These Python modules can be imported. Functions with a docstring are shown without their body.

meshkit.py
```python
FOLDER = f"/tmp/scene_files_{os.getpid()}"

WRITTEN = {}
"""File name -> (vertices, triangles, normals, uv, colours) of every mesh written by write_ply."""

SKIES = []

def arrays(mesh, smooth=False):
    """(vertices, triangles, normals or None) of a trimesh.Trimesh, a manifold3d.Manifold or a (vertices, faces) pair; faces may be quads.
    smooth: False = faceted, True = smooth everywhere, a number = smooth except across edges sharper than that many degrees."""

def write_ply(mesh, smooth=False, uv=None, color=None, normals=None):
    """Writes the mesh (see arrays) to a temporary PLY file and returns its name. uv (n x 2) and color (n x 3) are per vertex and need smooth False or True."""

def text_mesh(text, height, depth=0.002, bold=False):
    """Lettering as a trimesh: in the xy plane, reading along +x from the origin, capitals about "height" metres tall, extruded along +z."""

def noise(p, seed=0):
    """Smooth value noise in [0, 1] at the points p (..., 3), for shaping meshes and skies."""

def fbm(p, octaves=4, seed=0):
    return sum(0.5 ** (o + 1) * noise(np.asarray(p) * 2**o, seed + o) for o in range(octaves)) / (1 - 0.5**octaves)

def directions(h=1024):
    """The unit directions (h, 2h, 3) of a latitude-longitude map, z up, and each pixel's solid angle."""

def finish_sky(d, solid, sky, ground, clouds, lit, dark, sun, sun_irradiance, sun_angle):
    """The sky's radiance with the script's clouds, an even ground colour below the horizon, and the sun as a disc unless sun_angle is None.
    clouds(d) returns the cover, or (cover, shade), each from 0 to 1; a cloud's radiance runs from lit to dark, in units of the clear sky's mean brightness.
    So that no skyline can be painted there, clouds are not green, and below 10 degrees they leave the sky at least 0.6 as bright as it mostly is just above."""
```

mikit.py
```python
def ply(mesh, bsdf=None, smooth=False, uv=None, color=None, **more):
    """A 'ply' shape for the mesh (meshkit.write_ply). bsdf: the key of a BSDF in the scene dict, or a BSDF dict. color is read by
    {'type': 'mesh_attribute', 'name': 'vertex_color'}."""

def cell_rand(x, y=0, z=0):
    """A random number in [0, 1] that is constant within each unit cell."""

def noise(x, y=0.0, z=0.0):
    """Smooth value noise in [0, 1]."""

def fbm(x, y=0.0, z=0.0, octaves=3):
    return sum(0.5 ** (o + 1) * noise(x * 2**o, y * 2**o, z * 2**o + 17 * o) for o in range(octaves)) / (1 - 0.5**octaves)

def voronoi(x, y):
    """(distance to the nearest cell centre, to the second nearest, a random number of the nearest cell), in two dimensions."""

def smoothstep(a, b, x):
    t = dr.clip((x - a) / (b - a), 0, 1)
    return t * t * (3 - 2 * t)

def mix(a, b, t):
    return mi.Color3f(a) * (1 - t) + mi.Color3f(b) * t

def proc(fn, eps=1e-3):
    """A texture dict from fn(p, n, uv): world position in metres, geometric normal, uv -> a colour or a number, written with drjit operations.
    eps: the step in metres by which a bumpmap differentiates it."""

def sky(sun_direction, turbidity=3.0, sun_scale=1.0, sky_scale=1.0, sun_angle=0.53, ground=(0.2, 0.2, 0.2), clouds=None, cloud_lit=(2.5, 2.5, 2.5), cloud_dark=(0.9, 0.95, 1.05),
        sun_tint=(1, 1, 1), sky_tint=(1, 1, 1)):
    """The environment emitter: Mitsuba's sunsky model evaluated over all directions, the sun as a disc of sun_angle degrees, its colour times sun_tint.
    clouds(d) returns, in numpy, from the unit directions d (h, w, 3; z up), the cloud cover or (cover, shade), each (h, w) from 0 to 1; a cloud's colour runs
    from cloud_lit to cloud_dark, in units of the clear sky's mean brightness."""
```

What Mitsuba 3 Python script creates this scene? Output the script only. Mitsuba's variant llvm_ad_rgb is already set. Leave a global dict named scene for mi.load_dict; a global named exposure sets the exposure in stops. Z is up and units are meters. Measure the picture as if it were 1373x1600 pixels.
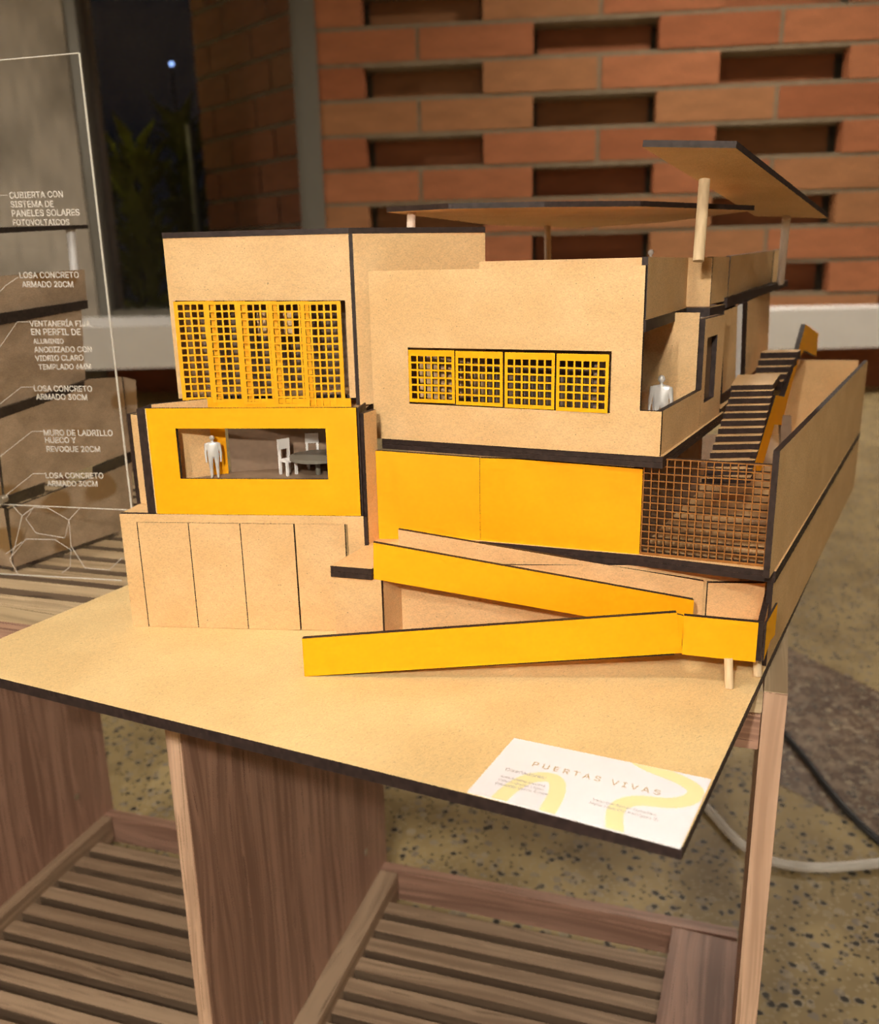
import math, random
import numpy as np
import trimesh
import drjit as dr
import mitsuba as mi
import manifold3d as m3
from shapely.geometry import Polygon, LineString, box as sbox
from shapely.ops import unary_union
import meshkit
import mikit
from mikit import ply, proc, noise, fbm, voronoi, cell_rand, smoothstep, mix

T = mi.ScalarTransform4f
scene, labels = {}, {}
rng = random.Random(7)

# ------------------------------------------------------------------ camera
H = 0.665                                   # height of the lens above the floor
FPX, CX, CY = 1362.77, 686.5, 800.0         # focal length and centre for a 1373 x 1600 frame
PITCH, ROLL = math.radians(15.492), math.radians(-1.2011)
EYE = np.array([0, 0, H])
FWD = np.array([0, math.cos(PITCH), -math.sin(PITCH)])
_R, _D = np.array([1.0, 0, 0]), np.cross(FWD, [1.0, 0, 0])
RIGHT = math.cos(ROLL) * _R - math.sin(ROLL) * _D
DOWN = math.sin(ROLL) * _R + math.cos(ROLL) * _D
scene['camera'] = {'type': 'thinlens', 'fov': math.degrees(2 * math.atan(CX / FPX)), 'fov_axis': 'x',
                   'aperture_radius': 0.0014, 'focus_distance': 0.45, 'near_clip': 0.02, 'far_clip': 60.0,
                   'to_world': T().look_at(origin=EYE.tolist(), target=(EYE + FWD).tolist(), up=(-DOWN).tolist())}
exposure = 2.17

# ------------------------------------------------------------------ light: ceiling lamps of the hall, one added by the pillar, night outside
scene['night'] = {'type': 'constant', 'radiance': {'type': 'rgb', 'value': [0.0008, 0.0010, 0.0016]}}
WARM = np.array([1.0, 0.90, 0.77])
LAMPS = [  # x, y, z, half size, radiance
    ((-0.45, -2.15, 2.42), 0.16, 58.0, 'round ceiling lamp behind the viewer that lights the front of the model'),
    ((-1.0, 0.15, 2.56), 0.14, 23.0, 'round ceiling lamp to the left over the display desk'),
    ((1.25, 3.7, 2.56), 0.16, 25.0, 'round ceiling lamp close to the brick wall, straight ahead'),
    ((3.1, 3.4, 2.56), 0.16, 24.0, 'round ceiling lamp close to the brick wall, to the right'),
    ((-4.6, 3.2, 2.56), 0.14, 130.0, 'unseen round ceiling lamp added to brighten the concrete pillar'),  # added lamp, brightens the pillar from out of view
]

FLASH = (np.array([-0.09, -0.10, H + 0.122]), 0.011, 570.0, np.array([1.0, 0.92, 0.80]))   # the camera's LED: place, radius, radiance, tint


# ------------------------------------------------------------------ helpers
def V(x, y, z):                              # z given relative to the lens height
    return np.array([x, y, z + H], float)


def ray(x, y):
    return FWD + RIGHT * (x - CX) / FPX + DOWN * (y - CY) / FPX


def onz(x, y, z):
    r = ray(x, y)
    return EYE + r * (z / r[2])


def onplane(x, y, p, n):
    r = ray(x, y)
    return EYE + r * (((np.asarray(p) - EYE) @ n) / (r @ n))


def at(x, y, dist):                          # dist = horizontal distance along +y
    r = ray(x, y)
    return EYE + r * (dist / r[1])


def dirv(deg):
    return np.array([math.cos(math.radians(deg)), math.sin(math.radians(deg)), 0.0])


def outn(deg):                               # outward normal of a wall that runs left to right along deg
    d = dirv(deg)
    return np.array([d[1], -d[0], 0.0])


def key_for(key):
    k, n = key, 0
    while k in scene:
        n += 1
        k = f'{key}_{n:03d}'
    return k


def put(key, mesh, bsdf, uv=None, smooth=False, **more):
    k = key_for(key)
    scene[k] = ply(mesh, bsdf, smooth=smooth, uv=uv, **more)
    return k


def tag(key, label=None, category=None, group=None, kind=None):
    d = {}
    if label: d['label'] = label
    if category: d['category'] = category
    if group: d['group'] = group
    if kind: d['kind'] = kind
    labels[key] = d


def tri_poly(poly):
    v, f = trimesh.creation.triangulate_polygon(poly, engine='earcut')
    return np.asarray(v), np.asarray(f)


class Board:
    """Sheets cut out of board: a front face, a back face and cut edges. uv.x = 1 on the cut edges, uv.y = 1 on yellow faces."""

    def __init__(self):
        self.v, self.f, self.uv, self.n = [], [], [], 0

    def _add(self, v, f, uv):
        self.v.append(v); self.f.append(np.asarray(f) + self.n); self.uv.append(np.tile(uv, (len(v), 1))); self.n += len(v)

    def sheet(self, poly, o, ax, ay, n, t, front=0.0, back=0.0, edge=1.0):
        """poly in the (ax, ay) plane through o; the front face looks along n; the sheet goes t the other way."""
        o, ax, ay, n = (np.asarray(q, float) for q in (o, ax, ay, n))
        if not isinstance(poly, Polygon):
            poly = Polygon(poly)
        poly = poly.buffer(0)
        for pl in getattr(poly, 'geoms', [poly]):
            pv, pf = tri_poly(pl)
            P = o + pv[:, :1] * ax + pv[:, 1:] * ay
            c = np.cross(P[pf[:, 1]] - P[pf[:, 0]], P[pf[:, 2]] - P[pf[:, 0]])
            pf = np.where(((c @ n) > 0)[:, None], pf, pf[:, ::-1])
            self._add(P, pf, (0.0, front))
            self._add(P - n * t, pf[:, ::-1], (0.0, back))
            for ring in [pl.exterior, *pl.interiors]:
                r = np.asarray(ring.coords)[:-1]
                q = o + r[:, :1] * ax + r[:, 1:] * ay
                k = len(q)
                ccw = Polygon(r).exterior.is_ccw
                hole = ring is not pl.exterior
                a, b = q, np.roll(q, -1, axis=0)
                quad = np.stack([a, b, b - n * t, a - n * t], 1).reshape(-1, 3)
                i = np.arange(k) * 4
                fa = np.vstack([np.stack([i, i + 1, i + 2], 1), np.stack([i, i + 2, i + 3], 1)])
                # orient outward
                mid = (a[0] + b[0]) / 2
                nn = np.cross(quad[1] - quad[0], quad[2] - quad[0])
                d2 = r[1] - r[0]
                left = np.array([-d2[1], d2[0]])                       # inside when ccw
                inside = left if ccw else -left
                if hole: inside = -inside
                out3 = -(inside[0] * ax + inside[1] * ay)
                if nn @ out3 < 0: fa = fa[:, ::-1]
                self._add(quad, fa, (edge, 0.0))
        return self

    def wall(self, A, B, z0, z1, t=0.003, front=0.0, back=0.0, holes=(), poly=None, edge=1.0):
        """An upright sheet whose front runs from A (left) to B (right) as seen from outside; z relative to the lens."""
        A, B = np.array(A[:2], float), np.array(B[:2], float)
        L = np.linalg.norm(B - A)
        ax = np.array([*(B - A) / L, 0.0])
        n = np.array([ax[1], -ax[0], 0.0])
        pg = Polygon(poly) if poly is not None else sbox(0, z0, L, z1)
        for h in holes: pg = pg.difference(sbox(*h))
        return self.sheet(pg, [A[0], A[1], H], ax, [0, 0, 1], n, t, front, back, edge)

    def flat(self, xy, ztop, t=0.003, front=0.0, edge=1.0):
        return self.sheet(Polygon([tuple(p[:2]) for p in xy]), [0, 0, ztop + H], [1, 0, 0], [0, 1, 0], [0, 0, 1], t, front, 0.0, edge)

    def face(self, pts, t=0.003, front=0.0, edge=1.0, toward=None):
        """A sheet whose front face has these corners in space (made planar); it goes t away from the viewer's side."""
        P = np.array(pts, float)
        c = P.mean(0)
        _, _, vt = np.linalg.svd(P - c)
        n = vt[2]
        if n @ ((EYE if toward is None else np.array(toward)) - c) < 0: n = -n
        ax = vt[0]; ay = np.cross(n, ax)
        return self.sheet(Polygon(np.stack([(P - c) @ ax, (P - c) @ ay], 1)), c, ax, ay, n, t, front, 0.0, edge)

    def mesh(self):
        return trimesh.Trimesh(np.vstack(self.v), np.vstack(self.f), process=False), np.vstack(self.uv)

    def put(self, key, bsdf='board'):
        m, uv = self.mesh()
        return put(key, m, bsdf, uv=uv)


def brick_box(o, ax, ay, az, lx, ly, lz, b=0.0):
    """A box with its corner at o, optionally chamfered: (vertices, faces)."""
    m = trimesh.creation.box((lx, ly, lz)) if b == 0 else None
    if m is None:
        pts = []
        for sx in (-1, 1):
            for sy in (-1, 1):
                for sz in (-1, 1):
                    x, y, z = sx * lx / 2, sy * ly / 2, sz * lz / 2
                    pts += [(x - sx * b, y, z), (x, y - sy * b, z), (x, y, z - sz * b)]
        m = trimesh.convex.convex_hull(np.array(pts))
    v = np.asarray(m.vertices) + [lx / 2, ly / 2, lz / 2]
    P = np.asarray(o) + v[:, :1] * ax + v[:, 1:2] * ay + v[:, 2:] * az
    return P, np.asarray(m.faces)


def plank(key, o, ax, ay, az, lx, ly, lz, grain, bsdf='wood', b=0.0006):
    """A wooden board with uv in metres: uv.x across the grain, uv.y along it."""
    P, f = brick_box(o, ax, ay, az, lx, ly, lz, b)
    tri = P[f]
    fn = np.cross(tri[:, 1] - tri[:, 0], tri[:, 2] - tri[:, 0])
    fn /= np.maximum(np.linalg.norm(fn, axis=1, keepdims=True), 1e-12)
    g = np.asarray([ax, ay, az][grain], float)
    off = rng.uniform(0, 9), rng.uniform(0, 9)
    v = tri.reshape(-1, 3)
    w = np.cross(fn, g)
    ln = np.linalg.norm(w, axis=1, keepdims=True)
    alt = np.asarray([ax, ay, az][(grain + 1) % 3], float)
    w = np.where(ln > 0.3, w / np.maximum(ln, 1e-9), alt)
    across = np.einsum('ij,ij->i', v, np.repeat(w, 3, axis=0))
    endg = np.repeat(ln[:, 0] <= 0.3, 3)
    along = np.where(endg, v @ np.asarray([ax, ay, az][(grain + 2) % 3], float), v @ g)
    uv = np.stack([across + off[0], along + off[1]], 1)
    return put(key, (v, np.arange(len(v)).reshape(-1, 3)), bsdf, uv=uv)


def tube(points, r, seg=10):
    P = np.array(points, float)
    t = np.gradient(P, axis=0)
    t /= np.linalg.norm(t, axis=1, keepdims=True)
    up = np.array([0.13, 0.21, 0.97]); rings = []
    for p, d in zip(P, t):
        a = np.cross(d, up); a /= np.linalg.norm(a); b = np.cross(d, a)
        k = np.linspace(0, 2 * math.pi, seg, endpoint=False)
        rings.append(p + r * (np.cos(k)[:, None] * a + np.sin(k)[:, None] * b))
    n = len(P); v = np.vstack(rings + [P[:1], P[-1:]]); f = []
    for i in range(n - 1):
        for j in range(seg):
            a, b, c, d = i * seg + j, i * seg + (j + 1) % seg, (i + 1) * seg + (j + 1) % seg, (i + 1) * seg + j
            f += [(a, d, c), (a, c, b)]
    for j in range(seg):
        f += [(n * seg, j, (j + 1) % seg), (n * seg + 1, (n - 1) * seg + (j + 1) % seg, (n - 1) * seg + j)]
    return v, np.array(f)


def spline(pts, n=60):
    from scipy.interpolate import CubicSpline
    P = np.array(pts, float)
    s = np.r_[0, np.cumsum(np.linalg.norm(np.diff(P, axis=0), axis=1))]
    return CubicSpline(s, P)(np.linspace(0, s[-1], n))


def lettering(key, text, p0, p1, up, n, bsdf, depth=0.00012, bold=False, lift=0.0):
    """Lettering from p0 to p1 along its base line, standing along up, raised along n."""
    p0, p1, up, n = (np.asarray(q, float) for q in (p0, p1, up, n))
    d = p1 - p0; L = np.linalg.norm(d); d = d / L
    m = meshkit.text_mesh(text, 1.0, 0.1, bold)
    v = np.asarray(m.vertices)
    s = L / (v[:, 0].max() - v[:, 0].min())
    P = p0 + (v[:, :1] - v[:, 0].min()) * s * d + v[:, 1:2] * s * up + (v[:, 2:] / 0.1 * depth + lift) * n
    f = np.asarray(m.faces)
    if np.cross(d, up) @ n < 0: f = f[:, ::-1]
    return put(key, (P, f), bsdf)


# ------------------------------------------------------------------ materials
def board_color(p, n, uv):
    big = fbm(p.x * 45, p.y * 45, p.z * 45, 3)
    fib = noise(p.x * 1500, p.y * 1500, p.z * 1500)
    fib2 = noise(p.x * 700 + 9, p.y * 2600, p.z * 700)
    fib3 = noise(p.x * 2600 + 3, p.y * 700, p.z * 2100)
    base = mix((0.66, 0.425, 0.20), (0.71, 0.47, 0.235), smoothstep(0.25, 0.75, big))
    base = base * (0.79 + 0.24 * fib + 0.10 * fib2 + 0.10 * fib3)
    base = base * (1 - 0.45 * smoothstep(0.80, 0.88, fib2) * smoothstep(0.55, 0.75, fib))
    yel = mix((0.90, 0.395, 0.0015), (0.93, 0.425, 0.002), noise(p.x * 60, p.y * 60, p.z * 60))
    cut = mix((0.018, 0.011, 0.009), (0.045, 0.027, 0.022), noise(p.x * 900, p.y * 900, p.z * 400))
    col = mix(base, yel, smoothstep(0.4, 0.6, uv.y))
    return mix(col, cut, smoothstep(0.4, 0.6, uv.x))


def board_baseplate(p, n, uv):
    big = fbm(p.x * 30, p.y * 30, 5.0, 3)
    fib = noise(p.x * 1300, p.y * 1300)
    c, s = math.cos(0.5), math.sin(0.5)
    fl = noise((p.x * c + p.y * s) * 520, (p.y * c - p.x * s) * 2600)
    fl2 = noise((p.x * s + p.y * c) * 480, (p.x * c - p.y * s) * 2700, 7.0)
    base = mix((0.71, 0.51, 0.245), (0.77, 0.565, 0.28), smoothstep(0.25, 0.75, big))
    base = base * (0.86 + 0.12 * fib + 0.10 * fl + 0.08 * fl2)
    base = base * (1 - 0.22 * smoothstep(0.86, 0.92, fl) - 0.2 * smoothstep(0.88, 0.94, fl2))
    cut = mix((0.016, 0.010, 0.011), (0.04, 0.024, 0.022), noise(p.x * 700, p.y * 700, p.z * 300))
    return mix(base, cut, smoothstep(0.4, 0.6, uv.x))


def wood_fn(c0, c1, c2):
    def fn(p, n, uv):
        wob = noise(uv.x * 40, uv.y * 9) * 0.012
        a = noise((uv.x + wob) * 260, uv.y * 7)
        b = noise((uv.x + wob) * 900, uv.y * 22)
        c = noise((uv.x + wob) * 60, uv.y * 3)
        t = 0.45 * a + 0.3 * c + 0.25 * b
        col = mix(c0, c1, smoothstep(0.25, 0.7, t))
        pores = smoothstep(0.72, 0.86, b) * smoothstep(0.4, 0.7, a)
        return mix(col, c2, pores * 0.7)
    return fn


def brick_fn(p, n, uv):
    # each brick carries its own tone in uv.x
    h = uv.x
    base = mix((0.34, 0.115, 0.050), (0.44, 0.170, 0.078), h)
    base = mix(base, (0.40, 0.19, 0.085), smoothstep(0.55, 1.0, noise(h * 37, 3.0)))
    s = fbm(p.x * 9, p.y * 9, p.z * 22, 3)
    g = noise(p.x * 160, p.y * 160, p.z * 160)
    return base * (0.78 + 0.32 * s) * (0.90 + 0.16 * g)


def mortar_fn(p, n, uv):
    return mix((0.20, 0.155, 0.10), (0.30, 0.24, 0.165), fbm(p.x * 25, p.y * 25, p.z * 25))


def terrazzo_base(p, light, dark, chipd):
    n1, n2, r1 = voronoi(p.x * 85 + 0.6 * noise(p.x * 30, p.y * 30), p.y * 85 + 0.5 * noise(p.x * 33, p.y * 33, 4.0))
    m1, m2, r2 = voronoi(p.x * 190 + 40, p.y * 190)
    base = mix(light, dark, smoothstep(0.35, 0.7, fbm(p.x * 18, p.y * 18)))
    col = base
    inside = smoothstep(0.48, 0.40, n1)
    col = mix(col, mix((0.40, 0.33, 0.22), (0.24, 0.20, 0.16), cell_rand(r1 * 997, 2)), inside * smoothstep(0.62, 0.64, r1) * 0.85)
    col = mix(col, chipd, smoothstep(0.34, 0.26, n1) * smoothstep(0.82, 0.83, r1) * 0.95)
    in2 = smoothstep(0.42, 0.34, m1)
    col = mix(col, chipd, in2 * smoothstep(0.86, 0.87, r2) * 0.8)
    col = mix(col, (0.46, 0.38, 0.25), in2 * smoothstep(0.30, 0.28, r2) * 0.5)
    return col


def floor_fn(p, n, uv):
    return terrazzo_base(p, (0.42, 0.32, 0.155), (0.31, 0.23, 0.11), (0.022, 0.018, 0.011))


def band_fn(p, n, uv):
    c = terrazzo_base(p, (0.14, 0.085, 0.05), (0.10, 0.06, 0.038), (0.03, 0.02, 0.016))
    return mix(c, (0.30, 0.22, 0.15), smoothstep(0.62, 0.8, noise(p.x * 70, p.y * 70)) * 0.6)


def concrete_fn(p, n, uv):
    a = fbm(p.x * 3, p.y * 3, p.z * 2.2, 4)
    b = noise(p.x * 30, p.y * 30, p.z * 6)
    c = mix((0.24, 0.21, 0.165), (0.42, 0.37, 0.30), smoothstep(0.3, 0.7, a))
    return c * (0.85 + 0.25 * b)


def principled(fn_or_rgb, rough=0.6, spec=0.4, **more):
    c = proc(fn_or_rgb) if callable(fn_or_rgb) else {'type': 'rgb', 'value': list(fn_or_rgb)}
    return {'type': 'twosided', 'bsdf': {'type': 'principled', 'base_color': c, 'roughness': rough, 'specular': spec, **more}}


scene['board'] = principled(board_color, 0.55, 0.25)


def shaded_scorched_color(p, n, uv):
    big = fbm(p.x * 60, p.y * 60, p.z * 60, 3)
    base = mix((0.33, 0.235, 0.15), (0.45, 0.33, 0.22), smoothstep(0.3, 0.7, big)) * (0.85 + 0.3 * noise(p.x * 1200, p.y * 1200, p.z * 1200))  # darker than the other board: its shade is put into the colour
    base = mix(base, (0.24, 0.125, 0.035), smoothstep(0.66, 0.80, noise(p.x * 48, p.y * 48, p.z * 60)) * 0.8)
    return mix(base, mix((0.012, 0.008, 0.006), (0.035, 0.022, 0.016), noise(p.x * 700, p.y * 700, p.z * 400)), smoothstep(0.4, 0.6, uv.x))


scene['shaded_scorched_board'] = principled(shaded_scorched_color, 0.55, 0.25)
scene['baseplate_board'] = principled(board_baseplate, 0.5, 0.3)
scene['wood'] = principled(wood_fn((0.28, 0.155, 0.108), (0.47, 0.28, 0.20), (0.13, 0.064, 0.046)), 0.42, 0.35)
scene['wood_gap_dark'] = principled(wood_fn((0.12, 0.082, 0.055), (0.18, 0.125, 0.082), (0.07, 0.045, 0.03)), 0.6, 0.2)  # dark wood for the slat gaps: their darkness is put into colour
scene['lit_wood_band'] = principled(wood_fn((0.48, 0.30, 0.20), (0.74, 0.50, 0.35), (0.30, 0.17, 0.10)), 0.42, 0.35)  # paler than the panel: front light is partly put into its colour
scene['wood_top'] = principled(wood_fn((0.36, 0.26, 0.155), (0.55, 0.42, 0.26), (0.22, 0.14, 0.08)), 0.45, 0.3)
scene['wood_slat'] = principled(wood_fn((0.29, 0.195, 0.125), (0.45, 0.32, 0.21), (0.15, 0.09, 0.055)), 0.5, 0.3)
scene['dowel'] = principled(lambda p, n, uv: mix((0.66, 0.49, 0.29), (0.78, 0.60, 0.38), noise(p.x * 900, p.y * 900, p.z * 60)), 0.55, 0.2)
scene['pale_dowel'] = principled((0.72, 0.60, 0.50), 0.5, 0.3)
scene['brick'] = principled(brick_fn, 0.8, 0.2)
scene['mortar'] = principled(mortar_fn, 0.9, 0.1)
scene['terrazzo'] = principled(floor_fn, 0.45, 0.2)
scene['terrazzo_dark'] = principled(band_fn, 0.4, 0.4)
scene['concrete'] = principled(concrete_fn, 0.75, 0.3)
scene['plaster'] = principled((0.36, 0.33, 0.29), 0.8, 0.2)
scene['white_ledge'] = principled((0.90, 0.885, 0.86), 0.5, 0.3)
scene['metal_frame'] = principled((0.22, 0.21, 0.18), 0.4, 0.5, metallic=0.5)
scene['sill_grey'] = principled((0.16, 0.145, 0.11), 0.6, 0.3)
scene['pane'] = {'type': 'thindielectric', 'int_ior': 1.5}
scene['darkening_pane'] = {'type': 'thindielectric', 'int_ior': 1.5, 'specular_transmittance': {'type': 'rgb', 'value': [.62, .62, .64]}}  # glass darkened so that the view outside stays dim
scene['acrylic'] = {'type': 'thindielectric', 'int_ior': 1.49}
scene['acrylic_edge'] = principled((0.62, 0.60, 0.54), 0.3, 0.6)
scene['engraving'] = principled((0.62, 0.585, 0.53), 0.7, 0.2)
scene['clear_plastic'] = principled((0.74, 0.73, 0.70), 0.18, 0.9, metallic=0.35, clearcoat=1.0, clearcoat_gloss=0.9)
scene['white_plastic'] = principled((0.78, 0.77, 0.75), 0.35, 0.5)
scene['grey_card'] = principled((0.17, 0.155, 0.125), 0.4, 0.5)
scene['paper'] = principled((0.80, 0.79, 0.83), 0.5, 0.3)
scene['ink_yellow'] = principled((0.80, 0.75, 0.42), 0.5, 0.2)
scene['ink_brown'] = principled((0.42, 0.30, 0.15), 0.5, 0.2)
scene['ink_grey'] = principled((0.34, 0.32, 0.33), 0.5, 0.2)
scene['burnt_grid'] = principled(lambda p, n, uv: mix(mix((0.24, 0.090, 0.020), (0.34, 0.14, 0.032), noise(p.x * 500, p.y * 500, p.z * 500)), (0.05, 0.028, 0.018), smoothstep(0.4, 0.6, uv.x)), 0.6, 0.2)
scene['brown_shaded_board'] = principled(lambda p, n, uv: mix((0.20, 0.135, 0.09), (0.27, 0.185, 0.125), fbm(p.x * 300, p.y * 300, p.z * 300)), 0.6, 0.2)  # dark brown board, shade of inner spaces is put into its colour
scene['cable_white'] = principled((0.66, 0.62, 0.55), 0.4, 0.4)
scene['cable_black'] = principled((0.012, 0.013, 0.014), 0.4, 0.4)
scene['screw_metal'] = principled((0.5, 0.45, 0.36), 0.35, 0.5, metallic=0.8)
scene['leaf'] = {'type': 'principledthin', 'base_color': {'type': 'rgb', 'value': [0.34, 0.36, 0.05]}, 'roughness': 0.5, 'diff_trans': 0.5}
scene['leaf_dark'] = {'type': 'principledthin', 'base_color': {'type': 'rgb', 'value': [0.14, 0.16, 0.05]}, 'roughness': 0.5, 'diff_trans': 0.5}
scene['soil'] = principled((0.03, 0.025, 0.02), 0.9, 0.1)
scene['lamp_housing'] = principled((0.6, 0.6, 0.58), 0.5, 0.4)

# ------------------------------------------------------------------ the room
WYAW = -6.07
EW, NW = dirv(WYAW), outn(WYAW)
PW = onz(1330, 605, -H)                      # where the brick wall meets the floor
UPZ = np.array([0, 0, 1.0])


def wallp(s, z, d=0.0):                      # s along the wall, z above the floor, d out of the wall
    return PW + EW * s + UPZ * z + NW * d


def flat_poly(key, pts, bsdf, kind='structure', uv=None):
    P = np.array(pts, float)
    k = put(key, (P, np.array([[0, i, i + 1] for i in range(1, len(P) - 1)])), bsdf)
    if kind: tag(k, kind=kind)
    return k


def slab_box(key, a, b, d0, d1, z0, z1, bsdf, bev=0.004):
    """A box in the wall's frame."""
    P, f = brick_box(wallp(a, z0, d0), EW, NW, UPZ, b - a, d1 - d0, z1 - z0, bev)
    return put(key, (P, f), bsdf)


ZC = 2.6
flat_poly('floor', [(-6, -4, 0), (7, -4, 0), (7, 6.6, 0), (-6, 6.6, 0)], 'terrazzo')
labels['floor']['label'] = 'speckled ochre terrazzo floor with dark chips'
bd = [onz(1230, 1026, -H), onz(1376, 1112, -H), onz(1373, 1292, -H), onz(1225, 1228, -H)]
e1 = (bd[1] - bd[0]) / np.linalg.norm(bd[1] - bd[0]); e2 = (bd[2] - bd[3]) / np.linalg.norm(bd[2] - bd[3])
P, f = np.array([bd[0] - e1 * .25, bd[1] + e1 * 1.0, bd[2] + e2 * 1.0, bd[3] - e2 * .03]), np.array([[0, 3, 2], [0, 2, 1]])
bm = trimesh.convex.convex_hull(np.vstack([P + [0, 0, .0008], P - [0, 0, .003]]))
k = put('floor__inlay_band', bm, 'terrazzo_dark'); tag(k, 'dark reddish brown terrazzo band set into the floor', kind='structure')
flat_poly('ceiling', [(-6, -4, ZC), (7, -4, ZC), (7, 6.6, ZC), (-6, 6.6, ZC)], 'plaster')
flat_poly('wall_rear', [(-6, -4, 0), (7, -4, 0), (7, -4, ZC), (-6, -4, ZC)], 'plaster')
flat_poly('wall_left', [(-6, -4, 0), (-6, 5.3, 0), (-6, 5.3, ZC), (-6, -4, ZC)], 'plaster')
flat_poly('wall_right', [(7, -4, 0), (7, 6.4, 0), (7, 6.4, ZC), (7, -4, ZC)], 'plaster')

# brick wall: two flush bricks and one set back, turn by turn
SL = 0.613                                   # brick and joint
S0 = -2.00                                   # left end of a setback in the even courses
PITCHZ = 0.1735
JAMB = -2.89
HC = PITCHZ - 0.022
DEP = 0.10
put('wall_back', brick_box(wallp(JAMB, 0, -0.32), EW, NW, UPZ, 8.2, 0.045, ZC), 'mortar')
tag('wall_back', 'red brick wall with every third brick of a course set back', kind='structure')
brick_cache = {}


def brick_at(a, b, z, set_back):
    L = round(b - a, 3)
    tone = rng.randrange(4)
    ck = (L, tone)
    if ck not in brick_cache:
        P, f = brick_box((0, 0, 0), EW, NW, UPZ, L, DEP, HC, 0.004)
        brick_cache[ck] = ply((P, f), 'brick', uv=np.tile([(tone + .5) / 4, 0.0], (len(P), 1)))
    o = wallp(a, z, -DEP - (0.17 if set_back else 0.0) + rng.uniform(-.003, .003))
    scene[key_for('wall_back__brick')] = {**brick_cache[ck], 'to_world': T().translate(o.tolist())}


ROW0 = 1.8765 + PITCHZ                       # top of the first full course near the top of the picture (a course of the odd kind is below it)
rows = []
for r in range(-3, 9):
    ztop = 1.8800 - r * PITCHZ
    if ztop < 0.44 or ztop - HC > ZC: continue
    rows.append((r, ztop))
for r, ztop in rows:
    z = ztop - HC
    odd = (r % 2 == 0)
    # the setback's left end in this course
    sb = -1.742 - 0.598 + 0.61 if odd else -2.6464 + 0.02
    x = sb - 3 * SL * 2
    while x < 3.4:
        for j in range(3):
            a, b = x + j * SL, x + (j + 1) * SL - 0.022
            if b <= JAMB + 0.03 or a > 3.3: continue
            brick_at(max(a, JAMB), b, z, j == 0)
        x += 3 * SL
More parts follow.
